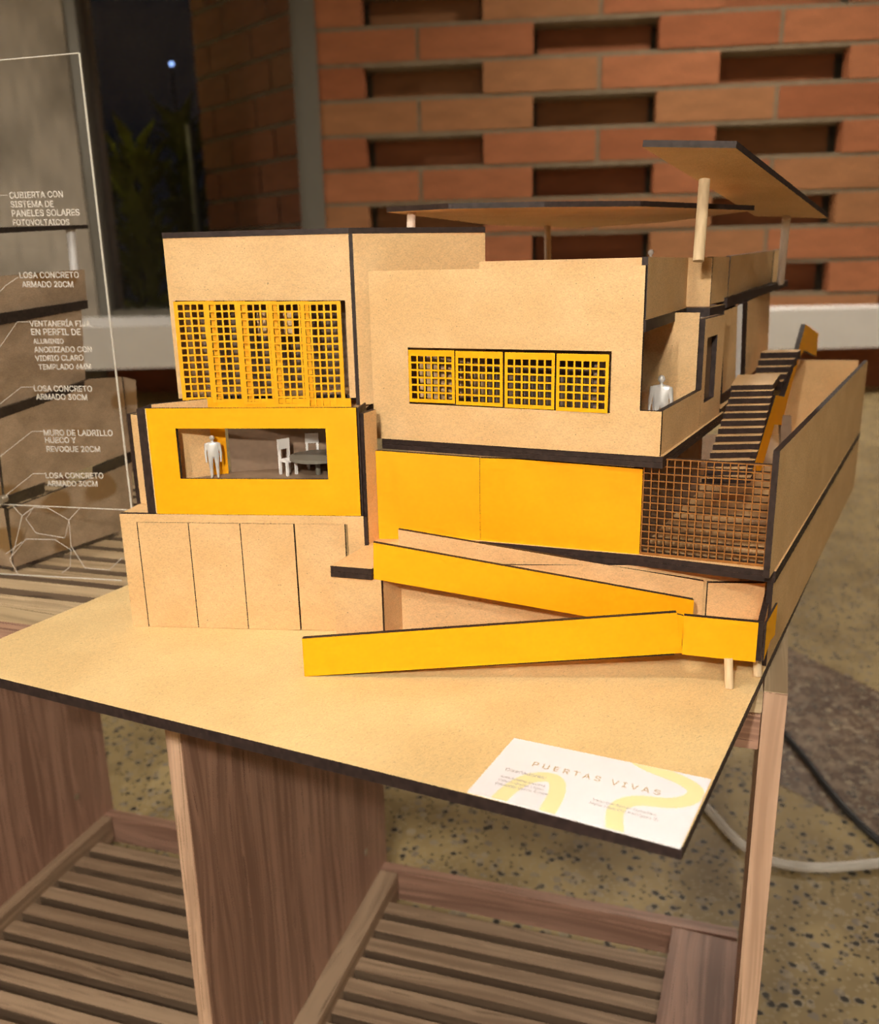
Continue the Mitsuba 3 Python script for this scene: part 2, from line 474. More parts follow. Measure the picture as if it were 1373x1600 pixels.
# mortar beds and upright joints
bed = []
for r, ztop in rows + [(99, rows[-1][1] - PITCHZ)]:
    P, f = brick_box(wallp(JAMB, ztop, -DEP - .17), EW, NW, UPZ, 6.4, DEP + .162, 0.022)
    bed.append(trimesh.Trimesh(P, f, process=False))
for r, ztop in rows:
    odd = (r % 2 == 0)
    sb = -1.742 - 0.598 + 0.61 if odd else -2.6464 + 0.02
    x = sb - 3 * SL * 2
    while x < 3.4:
        a = x + 2 * SL - 0.022
        if a > JAMB and a < 3.3:
            P, f = brick_box(wallp(a, ztop - HC, -DEP - .02), EW, NW, UPZ, 0.022, DEP + .012, HC)
            bed.append(trimesh.Trimesh(P, f, process=False))
        x += 3 * SL
put('wall_back__mortar', trimesh.util.concatenate(bed), 'mortar')
# dark brick plinth under the ledge
put('wall_back__plinth', brick_box(wallp(-4.6, 0, -0.12), EW, NW, UPZ, 8.0, 0.10, 0.30), 'brick', uv=np.tile([0.1, 0.0], (len(brick_box((0, 0, 0), EW, NW, UPZ, 1, 1, 1)[0]), 1)))

# white ledge that runs along the wall, deeper on the left
LR, LL = wallp(1.6, .445, .06), onz(205, 515, 0.4394 - H - .012)
dl = (LL - LR)[:2] / np.linalg.norm((LL - LR)[:2])
LL2 = LL + np.array([*dl, 0]) * 1.2
LR2 = LR - np.array([*dl, 0]) * 1.8
front = [LL2, LR2]
bk = [wallp(-5.2, 0, 0), wallp(3.3, 0, 0)]
pl = [(q[0], q[1]) for q in (front[0], front[1], bk[1], bk[0])]
lm = trimesh.creation.extrude_polygon(Polygon(pl).buffer(0), 0.195, engine='earcut'); lm.apply_translation([0, 0, 0.247])
put('trim_1', lm, 'white_ledge'); tag('trim_1', 'white painted ledge along the foot of the wall and window', kind='structure')

# window on the left: frame, pane, sill, and the night garden behind it
PILR = -4.20
for a, b, nm in ((-3.03, -2.99, 'window_1__frame'), (-2.99, -2.89, 'window_1__jamb')):
    slab_box(nm, a, b, -0.12, 0.01 if 'jamb' in nm else -.02, 0.44, ZC, 'metal_frame')
slab_box('window_1__sill', PILR, -2.99, -0.14, -0.02, 0.40, 0.475, 'sill_grey')
flat_poly('window_1__pane', [wallp(PILR, .47, -.08), wallp(-3.0, .47, -.08), wallp(-3.0, ZC, -.08), wallp(PILR, ZC, -.08)], 'darkening_pane', kind=None)
tag('window_1', 'dark night window with grey metal frame', kind='structure')
put('wall_pillar', brick_box(wallp(-7.5, 0, -0.35), EW, NW, UPZ, 7.5 + PILR - 0.07, 0.35, ZC, 0.03), 'concrete')
tag('wall_pillar', 'bare stained concrete pillar at the left of the window', kind='structure')
put('wall_pillar__metal_strip', brick_box(wallp(PILR - .07, 0.44, -0.12), EW, NW, UPZ, 0.07, 0.11, ZC - .44, 0.004), 'metal_frame')

# outside: ground, a brick wall that runs away from the jamb, plants, a post
flat_poly('ground_outside', [(-14, 5.2, 0.02), (-1.0, 5.2, .02), (-1.0, 14, .02), (-14, 14, .02)], 'soil')
od = dirv(90 + 44)
on_ = np.array([-od[1], od[0], 0])
if on_ @ (EYE - wallp(-3, 1)) < 0: on_ = -on_
o0 = wallp(-2.93, 0, -.22)
put('wall_outside', brick_box(o0 - on_ * .014, od, -on_, UPZ, 1.32, 0.1, ZC + .6), 'mortar')
tag('wall_outside', 'dim brick wall outside the window at night', kind='structure')
r = 0
z = 0.2
while z < 3.0:
    a = -0.30 * (r % 2)
    while a < 1.30:
        x0, x1 = max(a, 0.0), min(a + .46, 1.32)
        if x1 - x0 > .05:
            P, f = brick_box(o0 + od * x0 + UPZ * z - on_ * .14, od, on_, UPZ, x1 - x0, .14, .165, .005)
            put('wall_outside__brick', (P, f), 'brick', uv=np.tile([rng.random() * .6, 0], (len(P), 1)))
        a += .485
    z += .19; r += 1


def shrub(key, pos, h, w, n, bsdf, label, seed):
    g = random.Random(seed)
    vs, fs, c = [], [], 0
    for i in range(n):
        az, el = g.uniform(0, 6.283), g.uniform(0.2, 1.45)
        L = g.uniform(.10, .20) * h
        base = np.array(pos) + np.array([math.cos(az) * w * g.uniform(0, .6), math.sin(az) * w * g.uniform(0, .6), h * g.uniform(.05, .8)])
        d = np.array([math.cos(az) * math.cos(el), math.sin(az) * math.cos(el), math.sin(el)])
        s = np.cross(d, [0, 0, 1.0]); s /= np.linalg.norm(s) + 1e-9
        u = np.cross(s, d); wd = L * .16
        pts = [base, base + d * L * .45 + s * wd + u * .02, base + d * L * .45 - s * wd + u * .02, base + d * L - u * .03 * h]
        vs += pts; fs += [(c, c + 1, c + 2), (c + 1, c + 3, c + 2)]; c += 4
    put(key + '__foliage', (np.array(vs), np.array(fs)), bsdf)
    st = [tube([np.array(pos) + [g.uniform(-.05, .05), g.uniform(-.05, .05), 0], np.array(pos) + [g.uniform(-w, w) * .5, g.uniform(-w, w) * .5, h * .75]], .012, 6) for _ in range(5)]
    put(key + '__stem', trimesh.util.concatenate([trimesh.Trimesh(*q, process=False) for q in st]), 'soil')
    tag(key, label, 'shrub')


p = at(222, 330, 6.5); shrub('garden_shrub', (p[0], p[1], .02), 1.85, .25, 240, 'leaf', 'yellow green garden shrub outside the window, in the middle of the pane', 1)
p = at(160, 380, 8.0); shrub('garden_shrub_001', (p[0], p[1], .02), 1.95, .28, 220, 'leaf_dark', 'dark garden shrub outside the window beside the concrete pillar', 2)
p = at(296, 330, 9.8); shrub('garden_shrub_002', (p[0], p[1], .02), 2.6, .30, 220, 'leaf', 'tall garden shrub outside the window beside the outdoor brick wall', 3)
p = at(309, 350, 7.4)
put('garden_post', tube([(p[0], p[1], 0.0), (p[0], p[1], 1.80)], .035, 12), 'metal_frame', smooth=40); tag('garden_post', 'thin grey post standing outside the window', 'post')
p = at(268, 100, 12.0)
m = trimesh.creation.icosphere(2, .028); m.apply_translation(p)
put('reflection_dot', m, 'white_plastic', emitter={'type': 'area', 'radiance': {'type': 'rgb', 'value': [.25, .4, .8]}})  # glowing sphere added in place of a reflection in the pane
tag('reflection_dot', 'small glowing sphere made for a bluish reflection in the dark window', 'lamp')
put('reflection_dot__pole', tube([(p[0], p[1], 0), (p[0], p[1], p[2] - .02)], .012, 8), 'cable_black')  # added pole that carries the glowing dot

gp_ = np.array([-3.35, 6.2, 1.95])
m = trimesh.creation.icosphere(2, .07); m.apply_translation(gp_)
put('garden_lamp__globe', m, 'white_plastic', emitter={'type': 'area', 'radiance': {'type': 'rgb', 'value': [17.0, 15.0, 7.0]}})
put('garden_lamp__pole', tube([(gp_[0], gp_[1], 0.0), (gp_[0], gp_[1], 1.87)], .025, 10), 'metal_frame')
tag('garden_lamp', 'globe garden lamp outside, hidden behind the concrete pillar', 'lamp')

# ceiling lamps
for i, (c, hs, rad, lab) in enumerate(LAMPS):
    k = 'ceiling_lamp' if i == 0 else f'ceiling_lamp_{i:03d}'
    a = np.linspace(0, 2 * math.pi, 24, endpoint=False)
    ring = np.stack([c[0] + hs * np.cos(a), c[1] + hs * np.sin(a), np.full(24, c[2])], 1)
    put(k + '__diffuser', (np.vstack([ring, [c]]), np.array([[24, (j + 1) % 24, j] for j in range(24)])), 'white_plastic',
        emitter={'type': 'area', 'radiance': {'type': 'rgb', 'value': (WARM * rad).tolist()}})
    cy = trimesh.creation.cylinder(hs + .02, max(ZC - c[2] - .004, .02), sections=24)
    cy.apply_translation([c[0], c[1], (c[2] + .004 + ZC) / 2])
    put(k + '__housing', cy, 'lamp_housing')
    tag(k, lab, 'ceiling lamp')

c, hs, rad, tint = FLASH
fd = np.array([0.0, .92, -.35]); fd /= np.linalg.norm(fd)
fa = np.cross(fd, [0, 0, 1.0]); fa /= np.linalg.norm(fa); fb_ = np.cross(fa, fd)
a = np.linspace(0, 2 * math.pi, 20, endpoint=False)
ring = c + hs * (np.cos(a)[:, None] * fa + np.sin(a)[:, None] * fb_)
put('camera_flash__led', (np.vstack([ring, [c]]), np.array([[20, (j + 1) % 20, j] for j in range(20)])), 'white_plastic', emitter={'type': 'area', 'radiance': {'type': 'rgb', 'value': (tint * rad).tolist()}})
P, f = brick_box(c - fd * .012 - fa * .036 - fb_ * .02, fa, fb_, fd, .072, .04, .010, .002)
put('camera_flash__body', (P, f), 'cable_black')
tag('camera_flash', 'small black camera flash at the viewer, above the lens', 'flash')

# ------------------------------------------------------------------ display desk: panels, slatted top, slatted shelf
DU = dirv(-17.7); DV = np.array([-DU[1], DU[0], 0])
LEG = V(.1599, .3946, -.206)
DTOP = -.206


def desk(u, v, z):                           # u along the front, v to the back, z relative to the lens
    q = LEG + DU * u + DV * v
    return np.array([q[0], q[1], z + H])


SHZ = -.6208
DU_, DV_ = DU, DV
for i, u0 in enumerate((0.0, -.356, -.7115)):
    if i == 0: DU, DV = dirv(-21.4), dirv(90 - 21.4)      # the right end panel stands a little askew
    else: DU, DV = DU_, DV_
    plank('display_desk__side_panel', desk(u0, .001, -.664), DU, DV, UPZ, .0112, .337, .664 + DTOP - .0006, 2, 'wood')
    plank('display_desk__top_band', desk(u0 + .0001, .0014, DTOP - .0006), DU, DV, UPZ, .0110, .336, .0006, 1, 'wood_top', b=0)
    plank('display_desk__edge_band', desk(u0 + .0002, 0, -.664), DU, DV, UPZ, .0108, .0013, .664 + DTOP - .0004, 2, 'lit_wood_band', b=.0003)
    for vv, zz in ((.282, -.572), (.06, -.572), (.282, -.30)):
        c = trimesh.creation.cylinder(.0035, .0012, sections=16)
        c.apply_transform(trimesh.geometry.align_vectors([0, 0, 1], DU)); c.apply_translation(desk(u0 + .0114, vv, zz))
        put('display_desk__screw', c, 'screw_metal')
DU, DV = DU_, DV_
SK = dirv(90 - 21.4)


def skew(v):                                 # how far the right end panel has moved outwards at depth v
    return v * math.tan(math.radians(3.7))


for (a, b, rl, rr, sk) in ((-.3448, -.0004, .0200, .0600, 1), (-.7003, -.3562, .0130, .0130, 0)):
    plank('display_desk__shelf_rail', desk(a, 0.0, SHZ - .03), DU, DV, UPZ, rl, .318, .03, 1, 'wood_slat')
    if sk:
        plank('display_desk__shelf_rail', desk(b - rr, 0.0, SHZ - .03), dirv(-21.4), SK, UPZ, rr, .3185, .03, 1, 'wood')
    else:
        plank('display_desk__shelf_rail', desk(b - rr, 0.0, SHZ - .03), DU, DV, UPZ, rr, .318, .03, 1, 'wood')
    plank('display_desk__shelf_rail', desk(a, .3195, SHZ - .034), DU, DV, UPZ, b - a + (.020 if sk else 0), .013, .034, 0, 'wood')
    v = .2925
    for j in range(12):
        if v - .0170 < .002: break
        w = b - a - rl - rr - .0006 + (skew(v - .017) if sk else 0)
        plank('display_desk__shelf_slat', desk(a + rl + .0003, v - .0170, SHZ - .0300), DU, DV, UPZ, w, .0160, .0150, 0, 'wood_slat')
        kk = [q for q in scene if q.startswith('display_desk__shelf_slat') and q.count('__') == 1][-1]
        plank(kk + '__edge', desk(a + rl + .0003, v - .0174, SHZ - .0300), DU, DV, UPZ, w, .0004, .0146, 0, 'wood_gap_dark', b=0)  # dark band between slats put into the colour of this strip
        v -= .0263
# slatted top and its rails
plank('display_desk__fascia', desk(-.3446, .004, -.2407), DU, DV, UPZ, .3444, .012, .2407 - .2062 - .012, 0, 'wood')
plank('display_desk__fascia', desk(-.7000, .0005, -.2407), DU, DV, UPZ, .3438, .012, .2407 - .2062 - .012, 0, 'wood')
plank('display_desk__back_rail', desk(-.70, .322, -.245), DU, DV, UPZ, .70, .012, .245 - .2062 - .012, 0, 'wood')
for (a, b) in ((-.3446, -.0002), (-.7001, -.3562)):
    plank('display_desk__top_slat', desk(a, .0, DTOP - .012), DU, DV, UPZ, b - a, .0165, .0118, 0, 'wood_top')
    v = .0275
    while v < .315:
        plank('display_desk__top_slat', desk(a, v, DTOP - .012), DU, DV, UPZ, b - a, .0155, .0118, 0, 'wood_top')
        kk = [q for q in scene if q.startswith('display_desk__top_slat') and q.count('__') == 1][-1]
        plank(kk + '__edge', desk(a, v - .0005, DTOP - .012), DU, DV, UPZ, b - a, .0004, .0116, 0, 'wood_gap_dark', b=0)  # gap shade put into the colour of this strip
        v += .0245
    plank('display_desk__top_base', desk(a, .004, DTOP - .0155), DU, DV, UPZ, b - a, .318, .0030, 0, 'wood_gap_dark')  # base coloured dark to paint the shade between the slats
tag('display_desk', 'low brown wooden display desk with slatted top and slatted lower shelf', 'desk')
labels['display_desk__edge_band'] = {'label': 'wood edge coloured pale pinkish for the front light'}

# ------------------------------------------------------------------ the model: base board
AM = 'architectural_model'
FR, FL = V(.0842, .2676, -.2), V(-.2304, .4155, -.2)
BL0, BL1 = onz(0, 998, -.2), onz(197, 915, -.2)
d1, d2 = (FL - FR)[:2], (BL1 - BL0)[:2]
tt = np.linalg.solve(np.stack([d1, -d2], 1), BL0[:2] - FR[:2])
FL2 = FR[:2] + d1 * tt[0]
side = dirv(60.05)[:2]
BR = FR[:2] + side * .60
BLb = FL2 + d2 / np.linalg.norm(d2) * .60
base = [FR[:2], BR, BLb, FL2]
Board().flat(base, -.2, .003).put(AM + '__baseboard', 'baseplate_board')
cen = np.mean(base, axis=0)
Board().flat([cen + (np.array(q) - cen) * .999 for q in base], -.2032, .0027).put(AM + '__baseboard__lower_sheet', 'baseplate_board')

# ---- left block: garage, yellow box, tower
GY = -6.5
EG, NG = dirv(GY), outn(GY)
GL = V(-.183, .4814, -.2)


def g(s, d=0.0):                             # s along the garage front, d behind it
    q = GL + EG * s - NG * d
    return q[:2]


ZG = -.1305                                  # garage roof
GW = .1417
G = AM + '__garage'
Board().wall(g(0), g(GW), -.2, ZG, .003, holes=[(.0096, -.21, .1325, -.1353)]).put(G)
y0_ = onz(592, 842, -.1475)[:2] + np.array([.001, .003])
doors = [.0098, .0403, .0706, .1021, .1312]
for i in range(4):
    Board().wall(g(doors[i] + .0001, .0004 + .0004 * (i == 3)), g(doors[i + 1] - (.0004 if i < 2 else .0007), .0004 + .0006 * (i == 3)), -.1998, -.1356, .0024).put(G + '__door')
Board().flat([g(0.0005, .0032), g(GW, .0032), g(GW, .05), g(.004, .05)], ZG, .003).put(G + '__roof')
Board().wall(g(.0005, .05), g(.0005, .0035), -.2, ZG - .0032).put(G + '__side_wall')
# corner wall between the garage and the recessed yellow wall
Board().wall(g(GW + .0022, .0020), y0_, -.1475, -.0735, .003).put(G + '__corner_wall')
bb = Board().wall(g(GW + .0002, .0002), g(GW + .0021, .0002), -.1990, -.1308, .003)
bb.uv = [np.tile((1.0, 0.0), (len(q), 1)) for q in bb.uv]
bb.put(G + '__corner_edge')
Board().wall(g(GW, .0035), g(GW, .05), -.2, -.151, .003).put(G + '__side_wall')

Y = AM + '__yellow_box'
ZY = -.0700
s0, s1 = .0228, .1404
Board().wall(g(s0, -.0004), g(s1, -.0004), -.1302, ZY, .0012, front=1, holes=[(.0159, -.1096, .1003, -.0812)]).put(Y + '__front_panel')
Board().wall(g(s0 - .0012, .0009), g(s1 - .0002, .0009), -.1303, ZY - .0003, .003, holes=[(.0166, -.1102, .1020, -.0806)], front=0).put(Y + '__backing')
for a_, b_ in ((s0 - .0062, s0 - .0014), (s1 + .0002, s1 + .0012)):
    bb = Board().wall(g(a_, .0012), g(b_, .0012), -.1303, ZY - .0006, .020)
    bb.uv = [np.tile((1.0, 0.0), (len(q), 1)) for q in bb.uv]
    bb.put(Y + '__end_edge')
# left side wall of the box, running back and to the right; raw board and a yellow strip
wa, wb, wc = g(s0 + .001, .005), g(s0 + .0255, .0255), g(s0 + .0330, .0295)
Board().wall(wa, wb, -.1303, ZY + .0014, .003).put(Y + '__side_wall')
Board().wall(wb, wc, -.1303, ZY + .0022, .0012, front=1).put(Y + '__yellow_strip')
Board().wall(g(s0 + .0100, .0280), g(s0 + .1090, .0280), -.0765, -.0690, .0012, front=1).put(Y + '__yellow_lintel')
Board().wall(wc + EG[:2] * .0002 - NG[:2] * .004, g(s1 - .001, .062), -.1303, -.076, .003).put(Y + '__rear_wall', 'brown_shaded_board')
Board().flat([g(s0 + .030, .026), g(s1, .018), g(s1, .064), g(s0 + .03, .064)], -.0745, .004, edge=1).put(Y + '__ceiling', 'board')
Board().flat([g(s0 + .004, .006), g(s1 - .003, .006), g(s1 - .003, .061), g(s0 + .026, .036)], -.1134, .003).put(Y + '__inner_floor', 'brown_shaded_board')
# thin upright seam on the rear wall
q0 = onplane(363, 672, np.array([*g(.06, .040), H]), NG); q1 = q0
bsm = trimesh.creation.box((.0010, .0010, .055)); bsm.apply_translation([q0[0], q0[1], H - .1025])
put(Y + '__seam_post', bsm, 'brown_shaded_board', uv=np.zeros((8, 2)))
# wing at the left behind the yellow box
lp0, lp1 = onz(215, 787, -.1305), onz(246, 791, -.1305)
Board().wall(lp0, lp1, -.1302, -.0768, .003).put(G + '__wing_wall')
Board().wall(lp0 + dirv(64) * .035, lp0 - dirv(-6) * .0004, -.1302, -.0766, .0030).put(G + '__wing_wall')

TW = AM + '__tower'
TS = .030
tA = V(-.1504, .5079, 0)[:2]; tB = V(-.0462, .4959, 0)[:2]
TWID = np.linalg.norm(tB - tA)
ZT, ZTB = .0200, -.0690
lat0, lat1 = .0034, TWID - .0036
Board().wall(tA, tB, ZTB, ZT, .003, poly=[(0, ZTB), (lat0, ZTB), (lat0, -.0136), (lat1, -.0150), (lat1, ZTB), (TWID, ZTB), (TWID, ZT), (0, ZT)]).put(TW + '__front_wall')
tC = V(.0292, .5195, 0)[:2]
bb = Board().wall(tB + EG[:2] * .0001, tB + EG[:2] * .0021, ZTB - .004, ZT, .003)
bb.uv = [np.tile((1.0, 0.0), (len(q), 1)) for q in bb.uv]
bb.put(TW + '__corner_edge')
Board().wall(tB + EG[:2] * .0022, tC, ZTB - .004, ZT, .003).put(TW + '__right_wall')
tD = tA + dirv(84)[:2] * .052
Board().flat([tA + [-.0001, -.0006], tB + [.0002, -.0008], tC + [0, -.0012], tC + dirv(100)[:2] * .03, tD + dirv(-6)[:2] * .03, tD], ZT + .0031, .003).put(TW + '__roof')
Board().wall(tD, tA + dirv(84)[:2] * .0032, ZTB, ZT, .003).put(TW + '__left_wall')
tin = tA + dirv(84)[:2] * .040
Board().wall(tin, tin + dirv(-6.5)[:2] * .108, ZTB, ZT, .003).put(TW + '__inner_wall', 'brown_shaded_board')  # coloured dark to paint the shade behind the lattice
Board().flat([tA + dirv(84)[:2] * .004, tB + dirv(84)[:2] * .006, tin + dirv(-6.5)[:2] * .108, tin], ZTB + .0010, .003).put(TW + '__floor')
Board().wall(tA + dirv(84)[:2] * .014 + dirv(-6.5)[:2] * .046, tA + dirv(84)[:2] * .020 + dirv(-6.5)[:2] * .066, -.035, -.0215, .001, front=0).put(TW + '__inner_card')


def lattice(cols, rows, w, h, side, top, bot, bar, lean=0.0):
    """A sheet outline with a grid of square holes: margins side, top, bot; bars between the holes."""
    pg = sbox(0, 0, w, h)
    cw, ch = (w - 2 * side - (cols - 1) * bar) / cols, (h - top - bot - (rows - 1) * bar) / rows
    holes = [sbox(side + i * (cw + bar), bot + j * (ch + bar), side + i * (cw + bar) + cw, bot + j * (ch + bar) + ch) for i in range(cols) for j in range(rows)]
    return Polygon(pg.exterior.coords, [list(q.exterior.coords) for q in holes])


# five yellow lattice screens hung like a folding blind
et = (tB - tA) / TWID
pw_ = .0226
step = (lat1 - lat0 - pw_ * .985) / 4 * .962
for i in range(5):
    cols = 5
    pg = lattice(cols, 13, pw_, .0555 + .0010 * i, .0023, .0018, .0016, .00105)
    ang = -GY * 0 + 9 - 1.2 * i
    ax = dirv(-6.5 + ang)
    o = np.array([*(tA + et * (lat0 + .0004 + step * i)), H - .0140 - .0555 - .0010 * i - .0003 * i]) + outn(-6.5) * .0035
    Board().sheet(pg, o, ax, [0, 0, 1], np.array([ax[1], -ax[0], 0]), .0015, front=1).put(TW + '__lattice_screen')

# ---- slab of the first floor
Z1 = -.1475
tip, tipr = onz(516, 884, Z1)[:2], onz(580, 889, Z1)[:2]
y0, y1, y2, g2 = (onz(a, b, Z1)[:2] for a, b in ((592, 842), (750, 844), (997.5, 866), (1207, 887.5)))
ec = dirv(-24.7)[:2]; nc = outn(-24.7)[:2]
RW = V(.1666, .4109, -.2)
RD = dirv(59.6)
sl = [tip, tipr, y0 + [.012, -.030], y1 + [0, -.002], y2 + nc * .0016, onz(1212, 893, Z1)[:2], RW[:2] + RD[:2] * .42, y0 + [.01, .30], g(GW + .004, .10), g(GW + .0006, .001)]
S = AM + '__floor_slab'
for j in range(2):
    Board().flat(sl, Z1 - .00305 * j, .003).put(S)

# box under the slab tip and the retaining wall
bx0 = onz(520, 900, Z1 - .006)[:2] + NG[:2] * -.0004; bx1 = onz(595, 905, Z1 - .006)[:2] - NG[:2] * .0004
B1 = AM + '__podium'
Board().wall(bx0, bx1, -.2, Z1 - .0062, .003).put(B1 + '__box_front')
rt0 = at(628, 950, .4480)[:2]
Board().wall(bx1 - NG[:2] * .0032, rt0, -.2, Z1 - .0062, .003).put(B1 + '__box_side')
Board().wall(rt0, RW[:2] + np.array([-.008, .026]), -.2, Z1 - .0062, .003).put(B1 + '__retaining_wall')

# ---- recessed yellow walls
YW = AM + '__yellow_wall'
Board().wall(y0, y1, Z1, -.0955, .003, poly=[(0, Z1), (np.linalg.norm(y1 - y0), Z1), (np.linalg.norm(y1 - y0), -.1000), (.003, -.0962), (0, -.0962)], front=1).put(YW)
L2 = np.linalg.norm(y2 - y1)
Board().wall(y1 + np.array([.0002, -.0004]), y2, Z1, -.1, .003, front=1, poly=[(0, Z1), (L2, Z1), (L2, -.1012), (.022, -.0996), (0, -.1000)]).put(YW)

# ---- lattice wall beside the right boundary wall
gw = np.linalg.norm(g2 - y2)
gp = lattice(17, 13, gw - .0008, .0525, .0007, .0007, .0014, .00062)
ax = np.array([*(g2 - y2) / gw, 0])
Board().sheet(gp, [y2[0] + ax[0] * .0006, y2[1] + ax[1] * .0006, H + Z1 + .0001], ax, [0, 0, 1], [ax[1], -ax[0], 0], .003).put(AM + '__lattice_wall', 'burnt_grid')

# ---- right boundary wall in two tiers
BW = AM + '__boundary_wall'
r0, r1 = RW[:2], RW[:2] + RD[:2] * .425
Board().wall(r0, r1, -.2, Z1 - .0063, .003).put(BW)
Board().wall(r0 - RD[:2] * .0145, r1, Z1 + .0001, -.0845, .003).put(BW)
rs = RW[:2] + outn(59.6)[:2] * .0002
Board().flat([rs, rs + RD[:2] * .425, rs + RD[:2] * .425 - outn(59.6)[:2] * .0025, rs - outn(59.6)[:2] * .0025], Z1 - .0002, .0058, edge=1).put(BW + '__slab_edge')
# grey wall closing the court at the back
q = [at(1236, 562, .765), at(1341, 563, .765), at(1334, 690, .765), at(1200, 690, .765)]
Board().face(q).put(BW + '__end_wall')
Board().face([at(1219, 650, .60), at(1236, 650, .60), at(1238, 730, .60), at(1221, 730, .60)], .004).put(BW + '__court_post', 'brown_shaded_board')

# ---- central volume
C = AM + '__main_volume'
fb = V(.1110, .4286, -.0925)                 # right foot of the front wall
FW = .1622
f0 = fb[:2] - ec * FW


def fs_(x, y):                               # pixel to (s, z) in the plane of the front wall
    q = onplane(x, y, fb, np.array([*nc, 0]))
    return float((q[:2] - f0) @ ec), float(q[2] - H)


zt = .0003
out = [(0, -.0925), (FW, -.0925), (FW, -.0697), (FW - .0109, -.0697), (FW - .0109, zt), (0, zt)]
wx0, wz1 = fs_(637, 543); wx1, _ = fs_(955.5, 547); wz0 = fs_(641, 629)[1]
pg = Polygon(out).difference(sbox(wx0, wz0 - .0006, wx1, wz1))
Board().sheet(pg, [*f0, H], [*ec, 0], [0, 0, 1], [*nc, 0], .003).put(C + '__front_wall')
lw = (wx1 - wx0) / 4
for i in range(4):
    w = lw - .0010
    pg = lattice(6, 6, w, wz1 - wz0 - .0016 + .0002 * i, .0017, .0036 - .0003 * (i == 0), .0020, .0010)
    o = np.array([*(f0 + ec * (wx0 + .0002 + lw * i)), H + wz0 + .0004 - .0003 * i]) + np.array([*nc, 0]) * (.0002 + .0002 * i)
    ax = dirv(-24.7 + (2.0, -.6, .4, -1.2)[i])
    Board().sheet(pg, o, ax, [0, 0, 1], [ax[1], -ax[0], 0], .0018, front=1).put(C + '__lattice_screen')
SD = dirv(61.0)[:2]; SN = outn(61.0)[:2]
bk_ = .30
for j in range(2):
    e = .0008 * (1 - j)
    Board().flat([f0 + ec * .004 - nc * .0012, fb[:2] - nc * .0012 + SN * .0006 + ec * .0008, fb[:2] + SD * .155 + SN * .0006, fb[:2] + SD * .155 - ec * .12, f0 - nc * .12 + ec * .004], -.0926 - .0031 * j, .003).put(C + '__lower_slab')
# right side: low parapet, then a full height wall with a slit
sp = fb[:2] - ec * .0006 + SD * .0036


def sd(x, y):                                # pixel to (t, z) in the plane of the right side
    q = onplane(x, y, np.array([*sp, H]), np.array([*SN, 0]))
    return float((q[:2] - sp) @ SD), float(q[2] - H)


t1, _ = sd(1096, 600); t2, _ = sd(1129, 560)
Board().wall(sp, sp + SD * t1, -.0924, -.0700, .003).put(C + '__side_parapet')
sa, sb_ = sd(1105, 530), sd(1115, 615)
Board().wall(sp + SD * (t1 + .0002), sp + SD * t2, -.0924, -.030, .003, holes=[(sa[0] - t1, -.079, sb_[0] - t1, -.041)]).put(C + '__side_wall')
Board().wall(sp + SD * (t1 + .003) - SN * .0034, sp + SD * t2 - SN * .0034, -.0924, -.030, .002).put(C + '__slit_backing', 'brown_shaded_board')  # backing coloured dark for the shade inside the slit
# room behind the glass
iw = sp + SD * (t1 - .0005) - ec * .0032
Board().wall(iw - ec * .034, iw, -.0924, -.0262, .003).put(C + '__room_wall')
Board().wall(sp + SD * .004 - ec * .034, iw - ec * .034 + SD * .001, -.0924, -.0262, .003).put(C + '__room_wall', 'brown_shaded_board')
Board().flat([f0 - nc * .004, fb[:2] - nc * .0042 - ec * .004, sp + SD * (t1 - .002) - ec * .004, f0 + SD * t1], -.0895, .0026).put(C + '__room_floor')
gl0 = sp - ec * .0122 + SD * .004; gl1 = sp - ec * .0085 + SD * (t1 * .55)
flat_poly(C + '__glass_pane', [np.array([*gl0, H - .0695]), np.array([*gl1, H - .0695]), np.array([*gl1, H - .0320]), np.array([*gl0, H - .0320])], 'pane', kind=None)
# upper parapet, stepping out towards the right, on its slab
ub = f0 + ec * (FW - .0105)
U0 = ub - nc * .0035
a67 = dirv(66)[:2]
u1p = onplane(1071, 487, np.array([*U0, H]), np.array([*outn(66)[:2], 0]))[:2]
u2p = onplane(1108, 486, np.array([*u1p, H]), np.array([*nc, 0]))[:2]
u3p = onplane(1139, 472, np.array([*u2p, H]), np.array([*outn(62)[:2], 0]))[:2]
ztp = .0042
Board().wall(U0, u1p, -.0252, ztp, .003).put(C + '__upper_parapet')
Board().wall(u1p, u2p, -.0248, ztp, .003).put(C + '__upper_parapet')
Board().wall(u2p + dirv(62)[:2] * .0036 - ec * .0004, u3p - ec * .0004, -.0235, ztp + .0004, .0034).put(C + '__upper_parapet')
Board().flat([U0 + ec * .0006 + nc * .002, u1p + ec * .0006 + nc * .0004, u2p + ec * .0004 + nc * .0006, u3p + ec * .0005, u3p + dirv(62)[:2] * .05 - ec * .004, f0 - nc * .16, f0 - nc * .0035], -.0254, .0058).put(C + '__upper_slab')
Board().wall(U0 - ec * .090 - nc * .006, U0 - ec * .0005 - nc * .006, -.0250, .0040, .003).put(C + '__upper_parapet')
# roof deck inside the parapets
Board().flat([f0 - nc * .004, U0 - ec * .004, u1p - ec * .004, u3p - ec * .006, f0 - nc * .16], -.0225, .0026).put(C + '__roof_deck')

